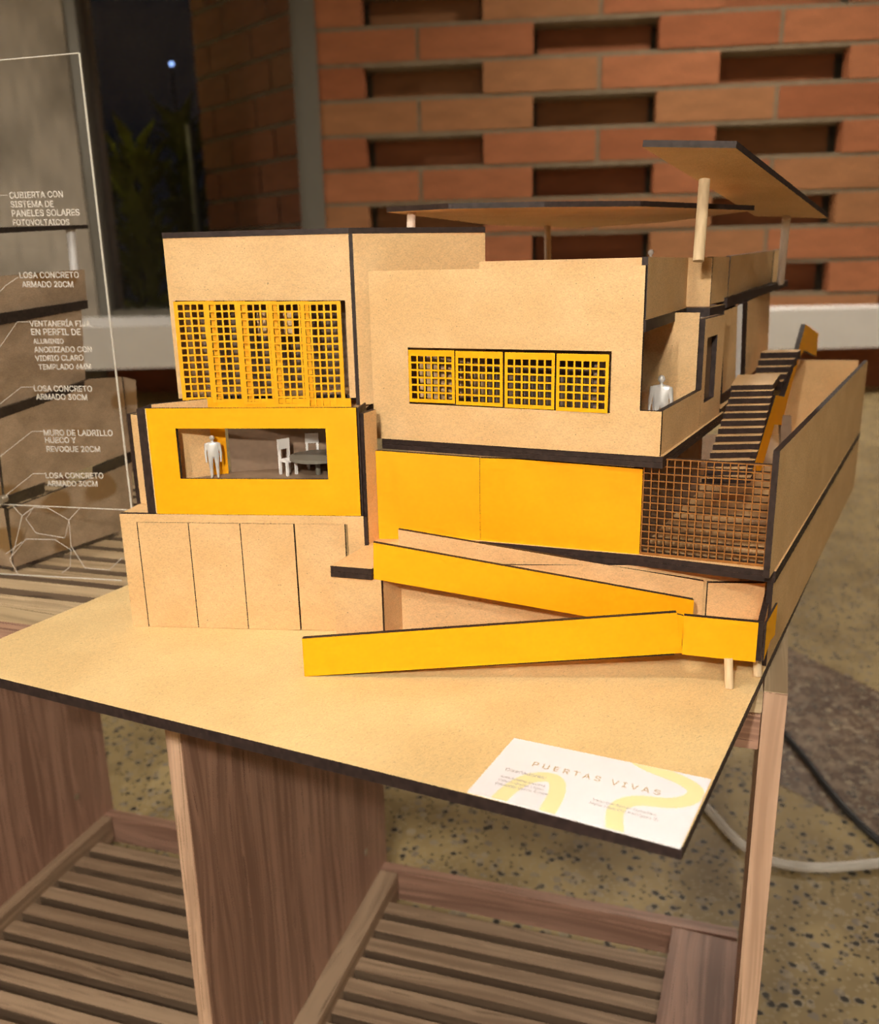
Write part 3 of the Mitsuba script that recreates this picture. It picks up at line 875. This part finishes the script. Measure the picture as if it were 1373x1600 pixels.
Board().wall(f0 - nc * .05 + ec * .003, f0 - nc * .05 + ec * (FW - .045), -.090, -.026, .003).put(C + '__inner_wall', 'brown_shaded_board')  # shade of the inside is put into its dark colour
Board().wall(f0 - nc * .15 + ec * .003, f0 - nc * .15 + ec * (FW - .06), -.090, -.003, .003).put(C + '__rear_wall')
Board().wall(y2 - nc * .004 - ec * .002, y2 - ec * .002 + SD * .15, Z1 + .0002, -.0988, .003).put(C + '__undercroft_wall', 'brown_shaded_board')  # added dark wall, paints the shade under the main volume
# ---- rear rooms seen past the side wall
R_ = AM + '__rear_rooms'
da, db = .60, .80
Board().face([at(1141, 400, da), at(1209, 391, db), at(1203, 446, db), at(1137, 468, da)]).put(R_ + '__upper_wall')
Board().face([at(1210, 391, db), at(1224, 388, db + .01), at(1222, 440, db + .01), at(1205, 444, db)]).put(R_ + '__upper_wall')
sA, sB = at(1136, 465, da - .01), at(1231, 438, db + .02)
sA2, sB2 = at(1136, 481, da - .01), at(1230, 447, db + .02)
bb = Board(); bb.face([sA, sB, sB2, sA2], .06, edge=1)
bb.uv = [np.tile((1.0, 0.0), (len(q), 1)) for q in bb.uv]
bb.put(R_ + '__slab_band')
Board().face([at(1131, 486, .585), at(1152, 478, .62), at(1148, 602, .62), at(1128, 618, .585)]).put(R_ + '__lower_wall')
Board().face([at(1152, 478, .625), at(1160, 475, .63), at(1156, 598, .63), at(1148, 602, .625)], .002).put(R_ + '__lower_wall', 'white_plastic')
bb = Board(); bb.face([at(1160, 474, .63), at(1168, 470, .64), at(1163, 592, .64), at(1155, 598, .63)], .003)
bb.uv = [np.tile((1.0, 0.0), (len(q), 1)) for q in bb.uv]
bb.put(R_ + '__pillar')
Board().face([at(1168, 471, .64), at(1203, 455, .78), at(1199, 560, .78), at(1163, 594, .64)]).put(R_ + '__lower_wall')
Board().flat([at(1125, 648, .56)[:2], at(1152, 600, .62)[:2], at(1100, 600, .70)[:2], at(1060, 640, .60)[:2]], -.0900, .006).put(R_ + '__lower_slab')
bb = Board(); bb.face([at(1127, 618, .58), at(1149, 602, .615), at(1149, 614, .615), at(1126, 634, .58)], .02)
bb.uv = [np.tile((1.0, 0.0), (len(q), 1)) for q in bb.uv]
bb.put(R_ + '__slab_band')

# ---- outer stairs with the yellow stair railing
ST = AM + '__stairs'
n_st = 12
la, lb = at(1096, 748, .468), at(1141, 612, .540)
ra, rb = at(1172, 748, .468), at(1206, 618, .540)
zA, zB = la[2] - H, lb[2] - H
for i in range(n_st):
    t = i / (n_st - 1)
    p0, p1 = la + (lb - la) * t, ra + (rb - ra) * t
    sd_ = (lb - la)[:2] / np.linalg.norm((lb - la)[:2])
    dp = np.linalg.norm((lb - la)[:2]) / (n_st - 1)
    zz = zA + (zB - zA) * t
    Board().flat([p0[:2], p1[:2], p1[:2] + sd_ * (dp + .003), p0[:2] + sd_ * (dp + .003)], zz, .0031).put(ST + '__tread')
zl = zB + .003
Board().flat([at(1141, 612, .546)[:2], at(1206, 614, .546)[:2], at(1218, 596, .60)[:2], at(1152, 594, .60)[:2]], zl, .005).put(ST + '__landing')
for i in range(5):
    t = i / 4
    p0, p1 = at(1174 + 14 * t, 596 - 46 * t, .612 + .040 * t), at(1222 + 24 * t, 596 - 46 * t, .612 + .040 * t)
    sd_ = dirv(62)[:2]
    Board().flat([p0[:2], p1[:2], p1[:2] + sd_ * .022, p0[:2] + sd_ * .022], p1[2] - H, .0062).put(ST + '__tread')
ka, kb = at(1179, 720, .480), at(1213, 618, .556)
kn = np.array([(kb - ka)[1], -(kb - ka)[0], 0]); kn /= np.linalg.norm(kn)
kax = np.array([-kn[1], kn[0], 0])
rp = [(1174, 740), (1187, 740), (1193, 722), (1209.7, 663.6), (1221, 664), (1232, 618), (1248, 561), (1256, 547), (1275, 556.5), (1278.5, 521), (1258.5, 506.5), (1239, 577), (1225, 620), (1212, 617.5), (1196, 668)]
rq = [onplane(a, b, ka, kn) for a, b in rp]
Board().sheet(Polygon([((q - ka) @ kax, q[2] - H) for q in rq]), [ka[0], ka[1], H], kax, [0, 0, 1], kn, .0035, front=1).put(ST + '__railing')

# ---- ramps and the landing
RP = AM + '__entrance_ramp'
ry = dirv(-3.8)[:2]
p20 = V(-.0712, .41025, 0)[:2]; p21 = V(.1152, .3979, 0)[:2]
L = np.linalg.norm(p21 - p20)
Board().wall(p20, p21, 0, 0, .003, front=1, poly=[(0, -.2), (L + .0038, -.1854), (L, -.1640), (0, -.1790)]).put(RP + '__lower_parapet')
n38 = outn(-3.8)[:2]
Board().sheet(Polygon([(0, 0), (L + .001, 0), (L + .001, .018), (0, .018)]), [p20[0] - n38[0] * .0032, p20[1] - n38[1] * .0032, H - .1985], np.array([*ry * L, .0135]) / np.linalg.norm([*ry * L, .0135]), [*(-n38), 0], np.cross(np.array([*ry * L, .0135]) / L, [*(-n38), 0]), .003).put(RP + '__lower_deck')
q0, q1 = V(-.0342, .4260, 0)[:2], V(.1288, .4160, 0)[:2]
L = np.linalg.norm(q1 - q0)
Board().wall(q0, q1, 0, 0, .003, front=1, poly=[(-.0006, -.1533), (L, -.184), (L, -.1648), (0, -.1336)]).put(RP + '__upper_parapet')
bq0, bq1 = V(-.0226, .4525, 0)[:2], V(.1395, .4355, 0)[:2]
Lb = np.linalg.norm(bq1 - bq0)
Board().wall(bq0, bq1, 0, 0, .003, poly=[(0, -.152), (Lb, -.182), (Lb, -.1620), (0, -.1348)]).put(RP + '__rear_parapet')
dd = np.array([*(q1 - q0), -.0305]); dl_ = np.linalg.norm(dd)
Board().sheet(Polygon([(0, 0), (dl_, 0), (dl_, .019), (0, .0245)]), [q0[0] - n38[0] * .0032, q0[1] - n38[1] * .0032, H - .1515], dd / dl_, [*(-n38), 0], np.cross(dd / dl_, [*(-n38), 0]), .003).put(RP + '__upper_deck')
LD = AM + '__landing'
l0, l1 = V(.1187, .3977, 0)[:2], V(.1515, .3872, 0)[:2]
Board().wall(l0, l1, -.1862, -.1656, .003, front=1).put(LD + '__front_parapet')
Board().wall(p21 + [.0001, -.0002], l0, 0, 0, .002, front=1, poly=[(0, -.1648), (.0034, -.1658), (.0030, -.1855)]).put(LD + '__corner_piece')
lr0, lr1 = l1 + [.0030, .0006], V(.1752, .4330, 0)[:2]
Board().wall(lr0, lr1, -.1862, -.1656, .003).put(LD + '__right_parapet')
sdr = (lr1 - lr0) / np.linalg.norm(lr1 - lr0); nr_ = np.array([sdr[1], -sdr[0]])
Lr = np.linalg.norm(lr1 - lr0)
ya, yb = lr0 + nr_ * .0012 - sdr * .0006, RW[:2] + np.array([.0018, -.0030])
Ly = np.linalg.norm(yb - ya)
Board().wall(ya, yb, 0, 0, .0010, front=1, poly=[(0, -.1856), (Ly * .55, -.1800), (Ly, -.1815), (Ly, -.1640), (0, -.1655)]).put(LD + '__yellow_facing')
lbk0, lbk1 = V(.1417, .4352, 0)[:2], V(.1712, .4328, 0)[:2]
Board().wall(lbk0, lbk1, -.1835, -.1628, .003).put(LD + '__rear_parapet')
Board().flat([l0 - outn(-17.8)[:2] * .0032, l1 - outn(-17.8)[:2] * .0032, lr1 - nr_ * .0035, lbk1 - [0, .0005], lbk0 - [0, .0005]], -.1828, .003).put(LD + '__deck')
for (x, y) in ((.140, .3878), (.1583, .4000)):
    put(LD + '__post', tube([V(x, y, -.2), V(x - .0004, y + .0030, -.1856)], .0021, 14), 'dowel', smooth=40)

# ---- roof canopies on dowels
CN = AM + '__canopy'
c1 = [at(1003, 233, .47), at(1150, 228, .455), at(1293, 343, .70), at(1180, 336, .72)]
Board().face(c1, .0033, toward=(0, .3, -1)).put(CN)
put(CN + '__post', tube([at(1091, 408, .497), at(1100.5, 281, .507)], .0031, 14), 'dowel', smooth=40)
put(CN + '__post', tube([at(1219, 441, .775), at(1228.5, 339, .70)], .0031, 14), 'pale_dowel', smooth=40)
c2 = [at(604, 333, .545), at(700, 326, .52), at(850, 324, .515), at(1000, 321, .52), at(1178, 329, .58), at(1040, 348, .74), at(900, 357, .86), at(760, 350, .74)]
Board().face(c2, .003, toward=(0, .3, -1)).put(CN + '_001')
put(CN + '_001__post', tube([at(642, 362, .535), at(642.5, 333, .55)], .0026, 14), 'pale_dowel', smooth=40)
put(CN + '_001__post', tube([at(856, 418, .76), at(855, 354, .78)], .0028, 14), 'pale_dowel', smooth=40)
tag(AM, 'brown board and yellow card house model with ramps on its own base board', 'architectural model')


# ------------------------------------------------------------------ figures, table and chairs inside the model
def hull(pts):
    return m3.Manifold.batch_hull([m3.Manifold.sphere(r, 14).translate([float(q) for q in p]) for p, r in pts])


def figure(scale, stride=0.0):
    """A small standing person, 1 unit tall before scaling, feet at the origin."""
    b = [([(0, 0, .93), .062], [(0, .012, .925), .055]), ([(0, 0, .86), .03], [(0, 0, .82), .04]),
         ([(-.10, 0, .79), .045], [(.10, 0, .79), .045], [(0, 0, .62), .075], [(-.06, 0, .56), .06], [(.06, 0, .56), .06]),
         ([(-.07, 0, .55), .068], [(.07, 0, .55), .068], [(0, 0, .60), .07])]
    for s in (-1, 1):
        b += [([(s * .065, 0, .53), .065], [(s * .07, .02 * s * stride, .29), .045]), ([(s * .07, .02 * s * stride, .29), .045], [(s * .072, .05 * s * stride, .04), .03]),
              ([(s * .072, .05 * s * stride, .025), .026], [(s * .078, .05 * s * stride - .06, .02), .02]),
              ([(s * .145, 0, .78), .038], [(s * .175, .01, .60), .03]), ([(s * .175, .01, .60), .03], [(s * .165, -.03, .45), .022]), ([(s * .165, -.03, .45), .022], [(s * .16, -.045, .385), .018])]
    man = m3.Manifold.batch_boolean([hull(x) for x in b], m3.OpType.Add)
    m = man.to_mesh()
    t = trimesh.Trimesh(m.vert_properties[:, :3], m.tri_verts)
    trimesh.smoothing.filter_taubin(t, iterations=6)
    t.vertices = np.asarray(t.vertices) * scale
    t.vertices[:, 2] -= t.vertices[:, 2].min()
    return t


def stand(key, base, scale, yaw, label, stride=0.0):
    t = figure(scale, stride)
    t.apply_transform(trimesh.transformations.rotation_matrix(math.radians(yaw), [0, 0, 1]))
    t.apply_translation(base)
    put(key, t, 'clear_plastic', smooth=True)
    tag(key, label, 'figurine')


q = at(337, 751, .494); stand('human_figurine', [q[0], q[1], H - .1133], .0250, 10, 'shiny silvery human figurine behind the window of the yellow box')
q = at(1031, 640, .466); stand('human_figurine_001', [q[0], q[1], H - .0894], .0335, -25, 'shiny silvery human figurine behind the glass at the right side of the main volume', 1.0)
q = at(1016, 412, .62); stand('human_figurine_002', [q[0], q[1], H - .0224], .0335, 0, 'shiny silvery human figurine on the roof, only its head showing over the parapet')

tq = at(497, 735, .497)
tz = H - .1134
tb = trimesh.creation.cylinder(.0160, .0020, sections=48); tb.apply_translation([tq[0], tq[1], tz + .0105])
put('round_table__tabletop', tb, 'grey_card', smooth=30)
put('round_table__leg', tube([(tq[0], tq[1], tz), (tq[0], tq[1], tz + .0096)], .0016, 10), 'grey_card', smooth=40)
tag('round_table', 'grey round model table behind the window of the yellow box', 'table')


def chair(key, x, y, yaw, label):
    def bx(cx, cy, z0, lx, ly, lz):
        m = trimesh.creation.box((lx, ly, lz)); m.apply_translation((cx, cy, z0 + lz / 2)); m.apply_scale(1.5)
        m.apply_transform(trimesh.transformations.rotation_matrix(math.radians(yaw), [0, 0, 1])); m.apply_translation((x, y, tz))
        return m
    put(key + '__seat', bx(0, 0, .0052, .0052, .0052, .0009), 'white_plastic')
    put(key + '__backrest', bx(0, .0025, .0098, .0054, .0008, .0040), 'white_plastic')
    for sx in (-1, 1):
        put(key + '__leg', bx(sx * .0021, .0025, 0, .0009, .0009, .0100), 'white_plastic')
        put(key + '__leg', bx(sx * .0021, -.0021, 0, .0009, .0009, .0053), 'white_plastic')
    tag(key, label, 'chair', 'chairs at the round model table')


chair('model_chair', tq[0] - .0050, tq[1] + .0175, 12, 'tiny white chair behind the round model table')
chair('model_chair_001', tq[0] - .0175, tq[1] + .0020, 45, 'tiny white chair at the left of the round model table')

# ------------------------------------------------------------------ name card on the base board
zc = -.2
ctl, ctr, cbl, cbr = (onz(a, b, zc + .0006) for a, b in ((803, 1153), (1111, 1217.5), (730, 1236.5), (1063, 1325)))
cm = trimesh.convex.convex_hull(np.vstack([[ctl, ctr, cbl, cbr], np.array([ctl, ctr, cbl, cbr]) - [0, 0, .0006]]))
put('name_card', cm, 'paper'); tag('name_card', 'white name card with yellow strokes at the front corner of the base board', 'card')
ZI = zc + .0006
cardpoly = Polygon([q[:2] for q in (ctl, ctr, cbr, cbl)]).buffer(-.0002)
Z4 = lambda a, b: onz(700 + a / 2.543, 1100 + b / 2.543, ZI)[:2]
for pts, wd in (([(150, 440), (210, 370), (290, 310), (360, 290), (420, 298), (435, 330), (415, 390), (380, 470)], .0066), ([(740, 215), (840, 268), (940, 310), (985, 350), (945, 385), (850, 392), (740, 385), (680, 405), (660, 450), (655, 530)], .0066)):
    sp_ = spline([Z4(*q) for q in pts], 50)
    pg = LineString(sp_).buffer(wd / 2, cap_style=2).intersection(cardpoly)
    for gg in getattr(pg, 'geoms', [pg]):
        m = trimesh.creation.extrude_polygon(gg, .00006, engine='earcut'); m.apply_translation([0, 0, ZI + H])
        put('name_card__printed_stroke', m, 'ink_yellow')
cu = (ctr - ctl) / np.linalg.norm(ctr - ctl)
cv = np.array([-cu[1], cu[0], 0])
L4 = lambda a, b: onz(700 + a / 2.543, 1100 + b / 2.543, ZI)
for txt, a, b, ink in (('P U E R T A S   V I V A S', (332, 247), (840, 364), 'ink_brown'), ('Diseñadores:', (226, 264), (386, 300), 'ink_grey'),
                       ('Sofía Bolaños Sánchez', (208, 290), (384, 331), 'ink_grey'), ('Valeria Quiroz López', (196, 303), (378, 346), 'ink_grey'), ('Sebastián García Duque', (185, 318), (394, 364), 'ink_grey'),
                       ('Valentina Román González', (572, 383), (824, 446), 'ink_grey'), ('María Alejandra Rodríguez G.', (560, 396), (834, 466), 'ink_grey')):
    lettering('name_card__lettering', txt, L4(*a), L4(*b), cv, UPZ, ink, .00005, lift=.00008)

# ------------------------------------------------------------------ the neighbouring model and its acrylic sheets
NB = 'architectural_model_001'
nC = onz(22, 893, DTOP); nR = onz(185, 836, DTOP)
nd = (nR - nC) / np.linalg.norm(nR - nC); nn_ = np.array([nd[1], -nd[0], 0])


def npx(pts, off=0.0):
    return [onplane(a, b, nC - nn_ * off, nn_) for a, b in pts]


def nplate(key, pts, off=0.0, t=.003, edge=1.0, dark=False, bsdf='shaded_scorched_board'):
    q = npx(pts, off)
    b_ = Board().sheet(Polygon([((p_ - nC) @ nd, p_[2] - H) for p_ in q]), [*(nC - nn_ * off)[:2], H], nd, [0, 0, 1], nn_, t, 0, 0, edge)
    if dark: b_.uv = [np.tile((1.0, 0.0), (len(u_), 1)) for u_ in b_.uv]
    b_.put(key, bsdf)


nplate(NB + '__plinth_wall', [(22, 893), (186, 836), (208, 796), (206, 722), (14, 796)])
nplate(NB + '__slab_band', [(8, 793), (70, 771), (70, 754), (8, 776)], -.0006, .004, dark=True)
nplate(NB + '__slab_band', [(150, 745), (206, 722), (204, 706), (150, 730)], -.0006, .004, dark=True)
nplate(NB + '__ground_floor_wall', [(8, 777), (204, 706), (190, 589), (140, 592), (-7, 648)], .0004)
nplate(NB + '__ground_floor_end', [(192, 589), (212, 594), (216, 660), (218, 740), (207, 735)], .003)
nplate(NB + '__slab_band', [(-5, 656), (96, 620), (132, 604), (132, 596), (96, 608), (-6, 641)], -.0006, .004, dark=True)
nplate(NB + '__upper_floor_wall', [(-7, 643), (96, 610), (134, 598), (127, 478), (-24, 508)], .006)
nplate(NB + '__slab_band', [(-23, 512), (138, 482), (137, 469), (-25, 494)], .004, .006, dark=True)
nplate(NB + '__roof_parapet', [(-25, 500), (136, 471), (132, 421), (-32, 434)], .008)
nplate(NB + '__roof_canopy', [(-30, 366), (138, 357), (137, 351), (-30, 356)], .01, .05, dark=True)
fe = dirv(-24)[:2]; fo = outn(-24)[:2]
Board().wall(nC[:2] - fe * .16, nC[:2] - fe * .0002, DTOP + .0032, -.158, .003).put(NB + '__front_wall', 'shaded_scorched_board')
Board().wall(nC[:2] - fe * .16 - fo * .004, nC[:2] - fe * .004 - fo * .004, -.1578, .0, .003).put(NB + '__front_wall', 'shaded_scorched_board')
pA, pB = onplane(116, 421, nC - nn_ * .02, nn_), onplane(110, 356, nC - nn_ * .02, nn_)
put(NB + '__post', tube([pA - [0, 0, .01], pB], .0034, 14), 'white_plastic', smooth=40)
Board().flat([nC[:2] - dirv(-24)[:2] * .22 + nd[:2] * .002, nC[:2] + nd[:2] * .002, nC[:2] + nd[:2] * .10, nC[:2] + nd[:2] * .10 - dirv(-24)[:2] * .22], DTOP + .003, .003).put(NB + '__baseboard')
tag(NB, 'scorched board house model with shade put into its brown colour, at the left behind the engraved clear sheet', 'architectural model')

aA, aB = onz(5, 897, DTOP), onz(190, 907, DTOP)
ad = (aB - aA) / np.linalg.norm(aB - aA); an_ = np.array([ad[1], -ad[0], 0])


def ap(x, y, off=0.0):
    return onplane(x, y, aA + an_ * off, an_)


def acrylic(key, pts, label):
    P = np.array([ap(*q) for q in pts])
    put(key, (P, np.array([[0, i, i + 1] for i in range(1, len(P) - 1)])), 'acrylic')
    tag(key, label, 'acrylic sheet')


up_ = [(-200, 112), (124, 83), (206, 797), (-90, 784)]
acrylic('acrylic_sheet', up_, 'clear acrylic sheet engraved with Spanish construction notes before the left model')
for (a, b) in ((1, 2), (0, 1), (2, 3)):
    A_, B_ = ap(*up_[a]), ap(*up_[b])
    put('acrylic_sheet__polished_edge', tube([A_, B_], .0007 if a == 1 else .0004, 6), 'acrylic_edge')
for txt, a, b in (('CUBIERTA CON', (15.3, 310), (99, 308)), ('SISTEMA DE', (17.2, 324), (84.5, 323.3)), ('PANELES SOLARES', (19.2, 338.3), (125.3, 336.5)), ('FOTOVOLTAICOS', (20.7, 352.1), (109.2, 351.4)),
                  ('LOSA CONCRETO', (31.3, 434.4), (123.8, 434.1)), ('ARMADO 20CM', (35, 448.7), (115, 448.7)),
                  ('VENTANERÍA FIJA', (46.9, 510), (142, 510)), ('EN PERFIL DE', (49.4, 523.4), (126.6, 523.4)), ('ALUMINIO', (52.5, 536.9), (100, 536.9)), ('ANODIZADO CON', (53.8, 550.6), (144, 550)),
                  ('VIDRIO CLARO', (55.6, 564), (130.6, 563)), ('TEMPLADO 6MM', (61, 577.5), (143, 576.6)), ('LOSA CONCRETO', (53.8, 611), (144.4, 611.9)), ('ARMADO 30CM', (56.9, 624), (136.9, 625)),
                  ('MURO DE LADRILLO', (68.8, 680.3), (176.6, 681)), ('HUECO Y', (71, 692), (119.4, 692)), ('REVOQUE 20CM', (73.4, 705.6), (157, 706)), ('LOSA CONCRETO', (71.9, 746.9), (161.9, 747.5)), ('ARMADO 30CM', (74.4, 759.4), (153, 760))):
    lettering('acrylic_sheet__lettering', txt, ap(*a), ap(*b), UPZ, an_, 'engraving', .00008, bold=True, lift=.00005)
for line in ([(-40, 306), (12, 305)], [(-10, 466), (8, 447), (28, 433)], [(-30, 585), (27, 503), (45, 503)], [(-30, 655), (33, 605), (52, 605)], [(-20, 728), (3, 711), (50, 674), (67, 674)], [(8, 775), (52, 740), (70, 740)]):
    put('acrylic_sheet__leader_line', tube([ap(*q, .0002) for q in line], .00022, 5), 'engraving')
sc_ = trimesh.creation.cylinder(.0028, .006, sections=18); sc_.apply_transform(trimesh.geometry.align_vectors([0, 0, 1], an_)); sc_.apply_translation(ap(4, 780, .002))
put('acrylic_sheet__standoff_screw', sc_, 'screw_metal', smooth=40)
lo_ = [(-90, 787), (206, 800), (190, 907), (-120, 890)]
acrylic('acrylic_sheet_001', lo_, 'low clear acrylic sheet engraved with stone outlines under the sheet of notes')
put('acrylic_sheet_001__polished_edge', tube([ap(-120, 890), ap(190, 907)], .0005, 6), 'acrylic_edge')
Z3 = lambda a, b: (a / 3.2, 450 + b / 3.2)
for line in ([(65, 1090), (110, 1140), (75, 1290), (50, 1360)], [(110, 1140), (170, 1095), (240, 1100), (345, 1160), (325, 1250), (180, 1225), (130, 1155), (165, 1100)], [(345, 1160), (400, 1100)], [(345, 1160), (355, 1290), (425, 1400)],
             [(50, 1350), (130, 1255), (275, 1258), (355, 1310), (350, 1395), (310, 1425)], [(50, 1360), (90, 1430)], [(30, 1330), (110, 1270)], [(425, 1400), (545, 1410), (610, 1350)]):
    put('acrylic_sheet_001__engraved_line', tube([ap(*Z3(*q), .0002) for q in line], .00026, 5), 'engraving')

# ------------------------------------------------------------------ cables on the floor
cz = -H + .006
put('white_cable', tube(spline([onz(a, b, cz) for a, b in ((1010, 1195), (1060, 1225), (1110, 1268), (1150, 1312), (1195, 1342), (1260, 1355), (1330, 1353), (1400, 1345), (1480, 1330))], 80), .0056, 12), 'cable_white', smooth=True)
tag('white_cable', 'white cable lying curved on the terrazzo floor behind the desk leg', 'cable')
put('black_cable', tube(spline([onz(a, b, cz) for a, b in ((1195, 1108), (1230, 1152), (1262, 1190), (1300, 1240), (1340, 1284), (1400, 1336))], 60), .0048, 12), 'cable_black', smooth=True)
tag('black_cable', 'black cable running straight over the dark floor band', 'cable')
